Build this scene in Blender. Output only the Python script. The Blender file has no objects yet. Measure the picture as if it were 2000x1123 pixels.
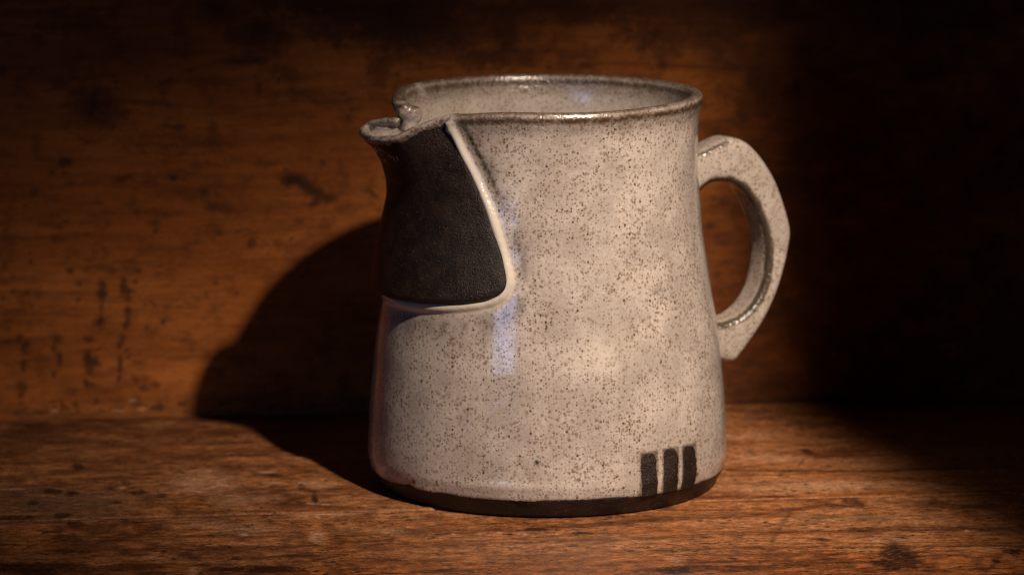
import bpy, math
import numpy as np
from mathutils import Vector, Matrix
from mathutils.kdtree import KDTree

# ------------------------------------------------------------------ scene, camera, light
scene = bpy.context.scene
col = scene.collection
S = 0.0002                       # every length below is written in fifths of a millimetre
R = math.radians

cam_d = bpy.data.cameras.new('camera')
cam_d.sensor_width = 36.0
cam_d.lens = 150.0
cam_d.clip_start, cam_d.clip_end = 0.05, 50
cam = bpy.data.objects.new('camera', cam_d)
col.objects.link(cam)
cam.location = (0, -8333*S, 1783*S)
cam.rotation_euler = (R(90-9.486), 0, math.atan(70/8333))
cam_d.dof.use_dof = True
cam_d.dof.focus_distance = 7870*S
cam_d.dof.aperture_fstop = 14.0
scene.camera = cam
scene.cycles.filter_width = 1.1      # a crisp lens

world = bpy.data.worlds.new('World')
scene.world = world
world.use_nodes = True
world.node_tree.nodes['Background'].inputs[0].default_value = (0.55, 0.6, 0.8, 1)
world.node_tree.nodes['Background'].inputs[1].default_value = 0.0005

vs = scene.view_settings
vs.view_transform = 'Standard'
vs.look = 'None'
vs.exposure = 0
vs.gamma = 1

LAMP = Vector((2025, -4549, 4578))*S
AIM = Vector((0, 0, 330))*S

def node(nt, typ, **kw):
    n = nt.nodes.new(typ)
    ins = kw.pop('ins', {})
    for k, v in kw.items():
        setattr(n, k, v)
    for k, v in ins.items():
        if isinstance(v, bpy.types.NodeSocket):
            nt.links.new(v, n.inputs[k])
        else:
            n.inputs[k].default_value = v
    return n

def M(nt, op, a, b=0.0, c=0.0, clamp=False):
    n = nt.nodes.new('ShaderNodeMath')
    n.operation = op
    n.use_clamp = clamp
    for i, v in enumerate((a, b, c)):
        if isinstance(v, bpy.types.NodeSocket):
            nt.links.new(v, n.inputs[i])
        else:
            n.inputs[i].default_value = v
    return n.outputs[0]

def ramp(nt, x, a, b, lo=0.0, hi=1.0):
    n = node(nt, 'ShaderNodeMapRange', interpolation_type='SMOOTHSTEP',
             ins={0: x, 1: a, 2: b, 3: lo, 4: hi})
    return n.outputs[0]

def mixc(nt, f, a, b):
    n = nt.nodes.new('ShaderNodeMix')
    n.data_type = 'RGBA'
    for i, v in ((0, f), (6, a), (7, b)):
        if isinstance(v, bpy.types.NodeSocket):
            nt.links.new(v, n.inputs[i])
        else:
            n.inputs[i].default_value = v if i == 0 else (*v, 1)
    return n.outputs[2]

# the warm lamp: a small focused desk spot with a barn door on its right side
ld = bpy.data.lights.new('warm_spot', 'SPOT')
ld.energy = 142.0
ld.color = (1.0, 0.82, 0.66)
ld.spot_size = R(40)
ld.spot_blend = 0.3
ld.shadow_soft_size = 0.022
lamp = bpy.data.objects.new('warm_spot', ld)
col.objects.link(lamp)
lamp.location = LAMP
q = (AIM-LAMP).to_track_quat('-Z', 'Y')
lamp.rotation_euler = q.to_euler()
ld.use_nodes = True
nt = ld.node_tree
em = nt.nodes['Emission']
inv = q.to_matrix().transposed()
def lamp_uv(p):
    v = inv @ (Vector(p)*S-LAMP)
    return (v.x/-v.z, v.y/-v.z)
A, B = lamp_uv((627, 482, 0)), lamp_uv((887, -425, 0))
dA = Vector((B[0]-A[0], B[1]-A[1])).normalized()
nA = Vector((-dA.y, dA.x))
if nA.x > 0:
    nA = -nA                     # towards the lit side
offA = nA.dot(Vector(A))
tc = node(nt, 'ShaderNodeTexCoord')
sx = node(nt, 'ShaderNodeSeparateXYZ', ins={0: tc.outputs['Normal']})
zz = M(nt, 'ABSOLUTE', sx.outputs[2])
LU = M(nt, 'DIVIDE', sx.outputs[0], zz)
LV = M(nt, 'DIVIDE', sx.outputs[1], zz)
edge = M(nt, 'ADD', M(nt, 'MULTIPLY', LU, nA.x), M(nt, 'ADD', M(nt, 'MULTIPLY', LV, nA.y), -offA))
door = ramp(nt, edge, -0.001, 0.034)
# the beam fades out towards the left, the top and the bottom
beam = M(nt, 'MULTIPLY', ramp(nt, LU, -0.235, 0.045), M(nt, 'MULTIPLY', ramp(nt, LV, 0.146, 0.005), ramp(nt, LV, -0.21, -0.08)))
nt.links.new(M(nt, 'MULTIPLY', door, beam), em.inputs['Strength'])

# the cool light of a window some way off on the left, seen as a streak in the glaze
wd = bpy.data.lights.new('window_light', 'AREA')
wd.shape = 'RECTANGLE'
wd.size, wd.size_y = 0.50, 0.34
wd.energy = 2.4
wd.color = (0.36, 0.53, 1.0)
win = bpy.data.objects.new('window_light', wd)
col.objects.link(win)
win.location = (-1.00, -1.78, 0.335)
win.rotation_euler = (Vector((0, 0, 0.07))-win.location).to_track_quat('-Z', 'Y').to_euler()

# ------------------------------------------------------------------ helpers
def rnd(seed):
    return np.random.default_rng(seed)

def vnoise(x, y, seed):
    """smooth value noise in -1..1"""
    g = rnd(seed).uniform(-1, 1, (256, 256))
    xi, yi = np.floor(x), np.floor(y)
    fx, fy = x-xi, y-yi
    fx, fy = fx*fx*(3-2*fx), fy*fy*(3-2*fy)
    x0, y0 = xi.astype(int) & 255, yi.astype(int) & 255
    x1, y1 = (x0+1) & 255, (y0+1) & 255
    return (g[y0, x0]*(1-fx)+g[y0, x1]*fx)*(1-fy)+(g[y1, x0]*(1-fx)+g[y1, x1]*fx)*fy

def fbm(x, y, seed, octaves=4):
    s, a, t = 0, 1.0, 0
    for k in range(octaves):
        s = s+a*vnoise(x*2**k+17.3*k, y*2**k+9.1*k, seed+k)
        t += a
        a *= 0.55
    return s/t

def sstep(x, a, b):
    t = np.clip((x-a)/(b-a), 0, 1)
    return t*t*(3-2*t)

def mesh_obj(name, v, faces, mat, parent=None, smooth=True):
    me = bpy.data.meshes.new(name)
    me.from_pydata((np.asarray(v, float)*S).tolist(), [], [list(map(int, f)) for f in faces])
    me.update()
    if smooth:
        me.polygons.foreach_set('use_smooth', np.ones(len(me.polygons), bool))
    me.materials.append(mat)
    o = bpy.data.objects.new(name, me)
    col.objects.link(o)
    o.parent = parent
    return o

def grid_faces(nu, nv, wrap=False, base=0):
    """vertex index = i*nv + j; i along u"""
    i = np.arange(nu if wrap else nu-1)
    j = np.arange(nv-1)
    I, J = np.meshgrid(i, j, indexing='ij')
    I2 = (I+1) % nu
    f = np.stack([I*nv+J, I2*nv+J, I2*nv+J+1, I*nv+J+1], -1).reshape(-1, 4)+base
    return f

def set_attr(o, name, vals):
    a = o.data.attributes.new(name, 'FLOAT', 'POINT')
    a.data.foreach_set('value', np.asarray(vals, np.float32))

def remesh(v, faces, voxel, smooth_it):
    """melt overlapping closed shells into one skin, like clay pressed together"""
    me = bpy.data.meshes.new('clay')
    me.from_pydata((np.asarray(v, float)*S).tolist(), [], [list(map(int, f)) for f in faces])
    o = bpy.data.objects.new('clay', me)
    col.objects.link(o)
    m = o.modifiers.new('r', 'REMESH')
    m.mode = 'VOXEL'
    m.voxel_size = voxel*S
    s = o.modifiers.new('s', 'SMOOTH')
    s.factor = 0.5
    s.iterations = smooth_it
    dg = bpy.context.evaluated_depsgraph_get()
    out = bpy.data.meshes.new_from_object(o.evaluated_get(dg))
    bpy.data.objects.remove(o)
    bpy.data.meshes.remove(me)
    n = len(out.vertices)
    co = np.empty(n*3, np.float32)
    out.vertices.foreach_get('co', co)
    return out, co.reshape(-1, 3)/S

def finish(name, me, mat, parent):
    me.name = name
    me.polygons.foreach_set('use_smooth', np.ones(len(me.polygons), bool))
    me.materials.clear()
    me.materials.append(mat)
    o = bpy.data.objects.new(name, me)
    col.objects.link(o)
    o.parent = parent
    return o

# ------------------------------------------------------------------ materials
def new_mat(name):
    m = bpy.data.materials.new(name)
    m.use_nodes = True
    nt = m.node_tree
    return m, nt, nt.nodes['Principled BSDF'], nt.nodes['Material Output']

def attr(nt, name):
    return node(nt, 'ShaderNodeAttribute', attribute_name=name).outputs['Fac']

def ceramic():
    m, nt, pb, out = new_mat('speckled_stoneware')
    tc = node(nt, 'ShaderNodeTexCoord')
    P = node(nt, 'ShaderNodeVectorMath', operation='SCALE', ins={0: tc.outputs['Object'], 'Scale': 1/S}).outputs[0]
    def noise(scale, detail=3.0, rough=0.55, vec=P):
        return node(nt, 'ShaderNodeTexNoise', ins={'Vector': vec, 'Scale': scale, 'Detail': detail, 'Roughness': rough}).outputs[0]
    brown, white, dark, clay = (attr(nt, a) for a in ('brown', 'white', 'dark', 'clay'))
    # glaze body: warm cream drifting to a greyer tan where it is thin
    blot = noise(0.011, 4.0, 0.6)
    fine = noise(0.11, 3.0, 0.6)
    c = mixc(nt, ramp(nt, blot, 0.36, 0.66), (0.340, 0.288, 0.260), (0.465, 0.402, 0.362))
    c = mixc(nt, M(nt, 'MULTIPLY', ramp(nt, fine, 0.42, 0.72), 0.42), c, (0.255, 0.205, 0.16))
    mist = noise(0.3, 2.0, 0.6)
    c = mixc(nt, M(nt, 'MULTIPLY', ramp(nt, mist, 0.46, 0.72), 0.45), c, (0.19, 0.135, 0.085))
    c = mixc(nt, M(nt, 'MULTIPLY', white, 0.85), c, (0.54, 0.475, 0.40))
    calm = M(nt, 'SUBTRACT', 1.0, M(nt, 'MULTIPLY', white, 0.97))
    # iron specks, three sizes, gathered in drifts
    warp = node(nt, 'ShaderNodeVectorMath', operation='ADD', ins={0: P, 1: node(nt, 'ShaderNodeVectorMath', operation='SCALE', ins={0: node(nt, 'ShaderNodeTexNoise', ins={'Vector': P, 'Scale': 0.35, 'Detail': 1.0}).outputs[1], 'Scale': 3.2}).outputs[0]}).outputs[0]
    drift = noise(0.021, 3.0, 0.6)
    def dots(cell, rmin, rmax, soft):
        v = node(nt, 'ShaderNodeTexVoronoi', feature='F1', ins={'Vector': warp, 'Scale': 1/cell, 'Randomness': 1.0})
        h = node(nt, 'ShaderNodeSeparateColor', ins={0: v.outputs['Color']}).outputs[0]
        rad = M(nt, 'MULTIPLY', node(nt, 'ShaderNodeMapRange', ins={0: M(nt, 'ADD', h, M(nt, 'MULTIPLY', M(nt, 'SUBTRACT', drift, 0.46), 1.2)), 1: 0.25, 2: 1.0, 3: rmin, 4: rmax}).outputs[0], 1/cell)
        n = node(nt, 'ShaderNodeMapRange', interpolation_type='SMOOTHSTEP',
                 ins={0: M(nt, 'SUBTRACT', rad, v.outputs['Distance']), 1: -soft/cell, 2: soft/cell, 3: 0.0, 4: 1.0})
        return n.outputs[0]
    d1 = dots(5.0, -0.05, 2.05, 0.9)
    d2 = dots(10.0, -1.8, 2.5, 0.9)
    d3 = dots(7.4, -0.4, 3.3, 1.5)
    k = M(nt, 'MULTIPLY', calm, 0.74)
    c = mixc(nt, M(nt, 'MULTIPLY', d3, k), c, (0.17, 0.108, 0.058))
    c = mixc(nt, M(nt, 'MULTIPLY', d1, M(nt, 'MULTIPLY', calm, 0.84)), c, (0.110, 0.066, 0.034))
    c = mixc(nt, M(nt, 'MULTIPLY', d2, M(nt, 'MULTIPLY', calm, 0.93)), c, (0.050, 0.031, 0.019))
    # glaze breaking to brown over edges, and dark where it pools in grooves
    bn = M(nt, 'MULTIPLY', brown, M(nt, 'ADD', 0.78, M(nt, 'MULTIPLY', ramp(nt, noise(0.11, 4.0, 0.7), 0.34, 0.64), 0.4)), clamp=True)
    c = mixc(nt, bn, c, (0.058, 0.031, 0.015))
    c = mixc(nt, M(nt, 'MULTIPLY', dark, M(nt, 'ADD', 0.72, M(nt, 'MULTIPLY', ramp(nt, noise(0.14, 3.0), 0.35, 0.6), 0.45)), clamp=True), c, (0.036, 0.027, 0.018))
    nt.links.new(c, pb.inputs['Base Color'])
    pb.inputs['Roughness'].default_value = 0.2
    rg = M(nt, 'ADD', M(nt, 'ADD', 0.07, M(nt, 'MULTIPLY', brown, 0.22)), M(nt, 'MULTIPLY', noise(0.05, 3.0), 0.10))
    nt.links.new(rg, pb.inputs['Roughness'])
    pb.inputs['IOR'].default_value = 1.62
    hgt = M(nt, 'ADD', M(nt, 'MULTIPLY', noise(0.045, 2.0), 0.9), M(nt, 'ADD', M(nt, 'MULTIPLY', noise(0.2, 2.0), 0.28), M(nt, 'ADD', M(nt, 'MULTIPLY', d1, -0.15), M(nt, 'MULTIPLY', M(nt, 'MULTIPLY', brown, noise(0.16, 2.0)), 4.0))))
    bp = node(nt, 'ShaderNodeBump', ins={'Strength': 0.55, 'Distance': 1.0*S, 'Height': hgt})
    nt.links.new(bp.outputs[0], pb.inputs['Normal'])
    # bare clay: near-black brown with tiny mineral glints
    cb = node(nt, 'ShaderNodeBsdfPrincipled')
    grit = noise(0.42, 2.0, 0.6)
    cc = mixc(nt, ramp(nt, noise(0.03, 4.0, 0.6), 0.35, 0.7), (0.0085, 0.0052, 0.0048), (0.023, 0.0130, 0.0100))
    v = node(nt, 'ShaderNodeTexVoronoi', feature='F1', ins={'Vector': P, 'Scale': 1/6.0})
    h = node(nt, 'ShaderNodeSeparateColor', ins={0: v.outputs['Color']})
    fleck = M(nt, 'MULTIPLY', M(nt, 'GREATER_THAN', h.outputs[0], 0.90), M(nt, 'LESS_THAN', v.outputs['Distance'], 0.26))
    cc = mixc(nt, M(nt, 'MULTIPLY', fleck, 0.45), cc, (0.16, 0.085, 0.05))
    nt.links.new(cc, cb.inputs['Base Color'])
    cb.inputs['Roughness'].default_value = 0.40
    cb.inputs['Specular IOR Level'].default_value = 0.32
    line = node(nt, 'ShaderNodeVectorMath', operation='MULTIPLY', ins={0: P, 1: (0.02, 0.02, 0.32)}).outputs[0]
    hg = M(nt, 'ADD', M(nt, 'MULTIPLY', grit, 3.4), M(nt, 'ADD', M(nt, 'MULTIPLY', noise(0.12, 3.0, 0.7), 2.4), M(nt, 'MULTIPLY', noise(1.0, 2.0, 0.5, line), 0.9)))
    b2 = node(nt, 'ShaderNodeBump', ins={'Strength': 0.8, 'Distance': 1.0*S, 'Height': hg})
    nt.links.new(b2.outputs[0], cb.inputs['Normal'])
    mx = node(nt, 'ShaderNodeMixShader')
    edge = ramp(nt, M(nt, 'ADD', clay, M(nt, 'MULTIPLY', M(nt, 'SUBTRACT', noise(0.14, 3.0, 0.65), 0.5), 0.5)), 0.42, 0.58)
    nt.links.new(edge, mx.inputs[0])
    nt.links.new(pb.outputs[0], mx.inputs[1])
    nt.links.new(cb.outputs[0], mx.inputs[2])
    nt.links.new(mx.outputs[0], out.inputs[0])
    return m

def wood(name, bump_str, rough, p1, p2, k1, p3, k2, spec):
    m, nt, pb, out = new_mat(name)
    tc = node(nt, 'ShaderNodeTexCoord')
    P = node(nt, 'ShaderNodeVectorMath', operation='SCALE', ins={0: tc.outputs['Object'], 'Scale': 1/S}).outputs[0]
    def noise(sx, sy, sz, detail=4.0, rough=0.6, off=0.0):
        vec = node(nt, 'ShaderNodeVectorMath', operation='MULTIPLY_ADD', ins={0: P, 1: (sx, sy, sz), 2: (off, off, off)}).outputs[0]
        return node(nt, 'ShaderNodeTexNoise', ins={'Vector': vec, 'Scale': 1.0, 'Detail': detail, 'Roughness': rough}).outputs[0]
    ca = node(nt, 'ShaderNodeAttribute', attribute_name='col').outputs['Color']
    pores = noise(*p1, 4.0, 0.7)
    fib = noise(*p2, 3.0, 0.65)
    k = M(nt, 'MULTIPLY', ramp(nt, pores, 0.30, 0.70, 1-k1, 1+k1*0.85), ramp(nt, fib, 0.3, 0.7, 1-k1*0.6, 1+k1*0.6))
    c = node(nt, 'ShaderNodeVectorMath', operation='SCALE', ins={0: ca, 'Scale': k}).outputs[0]
    # short dark fibres and pale scuffs, thick in some places and thin in others
    tuft = ramp(nt, noise(0.004, 0.010, 0.010, 3.0, 0.6), 0.36, 0.60)
    dash = ramp(nt, noise(*p3, 4.0, 0.8), 0.54, 0.62)
    c = mixc(nt, M(nt, 'MULTIPLY', M(nt, 'MULTIPLY', dash, tuft), k2), c, (0.030, 0.010, 0.004))
    scuff = ramp(nt, noise(p3[0]*1.3, p3[1]*0.8, p3[2], 3.0, 0.75, 31.0), 0.63, 0.72)
    c = mixc(nt, M(nt, 'MULTIPLY', scuff, k2*0.4), c, (0.36, 0.18, 0.095))
    nt.links.new(c, pb.inputs['Base Color'])
    pb.inputs['Roughness'].default_value = rough
    pb.inputs['Specular IOR Level'].default_value = spec
    rl = attr(nt, 'relief')
    hg = M(nt, 'ADD', M(nt, 'MULTIPLY', pores, 3.0), M(nt, 'ADD', M(nt, 'MULTIPLY', fib, 1.6), rl))
    bp = node(nt, 'ShaderNodeBump', ins={'Strength': bump_str, 'Distance': 1.0*S, 'Height': hg})
    nt.links.new(bp.outputs[0], pb.inputs['Normal'])
    return m

CER = ceramic()
WOOD_TOP = wood('worn_pine_top', 0.95, 0.5, (0.040, 0.05, 0.1), (0.15, 0.12, 0.2), 0.42, (0.040, 0.06, 0.1), 1.0, 0.22)
WOOD_BACK = wood('worn_pine_back', 0.3, 0.6, (0.008, 0.05, 0.05), (0.06, 0.1, 0.1), 0.15, (0.02, 0.06, 0.06), 0.45, 0.12)

# ------------------------------------------------------------------ worn boards
# each stain: (along the grain, across, half length, half width, tilt, strength, kind)
WALL_MARKS = [(-966, 665, 63.2, 50.1, 0, 0.75, 'dark'),(-966, 676, 6.5, 17.4, 0, 0.6, 'ink'),(-949, 703, 32.7, 15.3, 0, 0.4, 'dark'),(-541, 510, 21.8, 12.0, 0, 0.95, 'ink'),(-517, 497, 21.8, 10.9, 20, 0.9, 'ink'),(-493, 479, 26.2, 9.8, 25, 0.8, 'ink'),(-502, 459, 14.2, 7.6, -30, 0.9, 'ink'),(-468, 470, 17.4, 5.5, -20, 0.5, 'ink'),(-555, 504, 9.8, 7.6, 0, 0.8, 'ink'),(-714, 452, 24.0, 8.7, 12, 0.95, 'ink'),(-738, 486, 8.7, 5.5, 20, 0.75, 'ink'),(-845, 421, 8.7, 7.6, -20, 0.95, 'ink'),(-841, 403, 5.5, 4.4, 0, 0.5, 'ink'),(-802, 519, 7.6, 6.5, 0, 0.8, 'ink'),(-907, 516, 16.4, 5.5, -15, 0.8, 'ink'),(-801, 626, 19.6, 4.4, 5, 0.6, 'ink'),(-793, 619, 16.4, 8.7, 0, 0.5, 'dark'),(-716, 617, 10.9, 5.5, 20, 0.6, 'ink'),(-619, 703, 4.4, 10.9, 10, 0.6, 'ink'),(-1027, 555, 19.6, 12.0, 0, 0.8, 'dark'),(-636, 375, 6.5, 9.8, 15, 0.85, 'ink'),(-704, 396, 8.7, 5.5, 0, 0.55, 'ink'),(-720, 414, 21.8, 4.4, 0, 0.3, 'dark'),(-967, 465, 26.2, 5.5, 0, 0.5, 'dark'),(-890, 463, 15.3, 10.9, 0, 0.5, 'dark'),(-879, 444, 5.5, 4.4, 0, 0.6, 'ink'),(-380, 477, 12.0, 4.4, 35, 0.75, 'ink'),(-426, 636, 8.7, 5.5, 10, 0.5, 'ink'),(-656, 764, 39.2, 6.5, 2, 0.8, 'ink'),(-765, 746, 10.9, 3.3, 0, 0.5, 'ink'),(-802, 723, 6.5, 4.4, 0, 0.6, 'ink'),(-1051, 416, 15.3, 5.5, 0, 0.3, 'dark'),(-1095, 492, 8.7, 6.5, 0, 0.5, 'ink'),(-1029, 419, 13.1, 4.4, 0, 0.3, 'dark'),(-598, 544, 32.7, 6.5, 0, 0.35, 'dark'),(-809, 670, 8.7, 4.4, 0, 0.3, 'ink'),(-994, 600, 17.4, 8.7, 0, 0.5, 'dark'),(-1070, 562, 21.8, 7.6, 0, 0.4, 'dark'),(-1101, 639, 32.7, 8.7, 0, 0.3, 'dark'),(-1049, 837, 6.5, 7.6, 0, 0.5, 'ink'),(-709, 879, 21.8, 15.3, 0, 0.6, 'ink'),(-612, 829, 65.4, 32.7, 0, 0.6, 'dark'),(-471, 849, 76.3, 54.5, 0, 0.6, 'dark'),(-449, 800, 10.9, 10.9, 0, 0.7, 'ink'),(-362, 739, 28.3, 43.6, 0, 0.55, 'dark'),(-559, 741, 54.5, 21.8, 10, 0.5, 'dark'),(-494, 686, 65.4, 17.4, 15, 0.4, 'dark'),(-241, 825, 174.4, 65.4, 0, 0.7, 'dark'),(-77, 768, 54.5, 27.3, 0, 0.6, 'dark'),(-143, 758, 43.6, 19.6, 0, 0.5, 'ink'),(-318, 815, 65.4, 43.6, 0, 0.6, 'ink'),(-77, 845, 65.4, 32.7, 0, 0.5, 'dark'),(56, 766, 32.7, 8.7, 0, 0.5, 'dark'),(78, 744, 17.4, 6.5, 0, 0.4, 'ink'),(249, 744, 13.1, 8.7, 0, 0.55, 'dark'),(144, 864, 109.0, 21.8, 0, 0.4, 'dark'),(395, 742, 26.2, 15.3, 0, 0.55, 'dark'),(427, 631, 17.4, 28.3, 0, 0.6, 'dark'),(478, 694, 32.7, 21.8, 0, 0.4, 'dark'),(356, 395, 8.7, 5.5, 0, 0.8, 'ink'),(385, 445, 8.7, 6.5, 0, 0.7, 'dark'),(392, 314, 26.2, 4.4, -20, 0.5, 'dark'),(353, 278, 15.3, 5.5, 0, 0.4, 'dark'),(392, 260, 17.4, 8.7, 0, 0.4, 'dark'),(417, 73, 17.4, 6.5, 0, 0.5, 'dark'),(400, 45, 7.6, 9.8, 0, 0.5, 'ink'),(371, 170, 17.4, 8.7, 0, 0.4, 'dark'),(-956, 288, 5.9, 14.9, 0, 0.82, 'ink'),(-958, 265, 6.3, 11.2, 0, 0.82, 'ink'),(-951, 271, 4.6, 2.6, 0, 0.82, 'ink'),(-960, 240, 5.0, 5.6, 0, 0.82, 'ink'),(-960, 216, 4.0, 6.6, 0, 0.82, 'ink'),(-967, 206, 5.9, 4.6, 0, 0.82, 'ink'),(-1007, 292, 5.3, 4.6, 0, 0.82, 'ink'),(-1007, 257, 3.6, 4.3, 0, 0.82, 'ink'),(-1023, 321, 5.0, 4.0, 0, 0.82, 'ink'),(-910, 287, 5.3, 16.5, 0, 0.82, 'ink'),(-902, 267, 4.6, 13.9, 0, 0.82, 'ink'),(-894, 274, 7.3, 3.3, 0, 0.82, 'ink'),(-880, 317, 5.6, 3.6, 0, 0.82, 'ink'),(-886, 295, 5.0, 2.6, 0, 0.82, 'ink'),(-901, 232, 4.6, 5.9, 0, 0.82, 'ink'),(-904, 213, 4.6, 13.2, 0, 0.82, 'ink'),(-911, 200, 4.0, 6.6, 0, 0.82, 'ink'),(-913, 176, 4.6, 6.6, 0, 0.82, 'ink'),(-922, 160, 8.6, 5.9, 0, 0.82, 'ink'),(-904, 149, 4.0, 2.6, 0, 0.82, 'ink'),(-920, 126, 4.6, 9.9, 0, 0.82, 'ink'),(-905, 131, 4.0, 2.6, 0, 0.82, 'ink'),(-922, 109, 3.6, 9.9, 0, 0.82, 'ink'),(-924, 86, 4.3, 5.9, 0, 0.82, 'ink'),(-986, 171, 9.2, 4.6, 0, 0.82, 'ink'),(-989, 138, 7.3, 11.2, 0, 0.82, 'ink'),(-987, 121, 9.9, 9.9, 0, 0.82, 'ink'),(-972, 120, 7.9, 7.9, 0, 0.82, 'ink'),(-985, 104, 6.6, 5.3, 0, 0.82, 'ink'),(-982, 73, 9.2, 4.6, 0, 0.82, 'ink'),(-994, 77, 3.3, 6.6, 0, 0.82, 'ink'),(-1132, 177, 5.9, 6.6, 0, 0.82, 'ink'),(-1121, 160, 6.6, 9.9, 0, 0.82, 'ink'),(-1125, 124, 7.3, 5.9, 0, 0.82, 'ink'),(-1127, 110, 4.0, 5.3, 0, 0.82, 'ink'),(-1131, 70, 7.9, 15.2, 0, 0.82, 'ink'),(-1134, 51, 4.6, 4.6, 0, 0.82, 'ink'),(-1056, 176, 9.9, 8.6, 0, 0.82, 'ink'),(-1062, 153, 4.6, 5.9, 0, 0.82, 'ink'),(-1051, 132, 5.3, 13.2, 0, 0.82, 'ink'),(-1063, 99, 4.6, 4.6, 0, 0.82, 'ink'),(-883, 81, 26.4, 11.2, 0, 0.6, 'red'),(-847, 70, 13.2, 9.9, 0, 0.6, 'red'),(-870, 64, 9.9, 7.9, 0, 0.6, 'red'),(-862, 192, 4.3, 5.3, 0, 0.6, 'ink'),(-735, 265, 3.3, 2.3, 0, 0.6, 'ink'),(-716, 289, 4.0, 3.3, 0, 0.6, 'ink'),(-1108, 246, 4.6, 3.3, 0, 0.6, 'ink'),(-1148, 278, 3.0, 2.6, 0, 0.6, 'ink'),(-1114, 275, 3.0, 2.6, 0, 0.6, 'ink'),(-1166, 263, 4.6, 4.0, 0, 0.6, 'ink'),(-1016, 32, 5.3, 6.6, 0, 0.6, 'ink'),(-976, 31, 2.6, 2.0, 0, 0.6, 'ink'),(-1069, 38, 13.2, 2.6, 0, 0.6, 'ink'),(-1162, 171, 15.2, 3.3, 0, 0.6, 'ink'),(-1089, 15, 19.8, 3.3, 0, 0.6, 'ink'),(-973, 38, 4.0, 2.6, 0, 0.6, 'ink'),(-1046, 31, 4.0, 9.9, 0, 0.6, 'ink'),(-759, 194, 16.5, 7.3, 0, 0.28, 'dark'),(-736, 213, 6.6, 3.3, 0, 0.28, 'dark'),(-806, 171, 9.9, 6.6, 0, 0.28, 'dark'),(-1042, 229, 9.9, 6.6, 0, 0.28, 'dark'),(-1143, 100, 13.2, 6.6, 0, 0.28, 'dark'),(-1156, 121, 19.8, 4.0, 0, 0.28, 'dark'),(-977, 195, 16.5, 9.9, 0, 0.28, 'dark'),(-924, 15, 19.8, 3.3, 0, 0.5, 'pale'),(-871, 17, 13.2, 4.0, 0, 0.5, 'pale'),(-897, 38, 9.9, 4.6, 0, 0.5, 'pale'),(-1062, 18, 9.9, 4.6, 0, 0.5, 'pale')]
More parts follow.
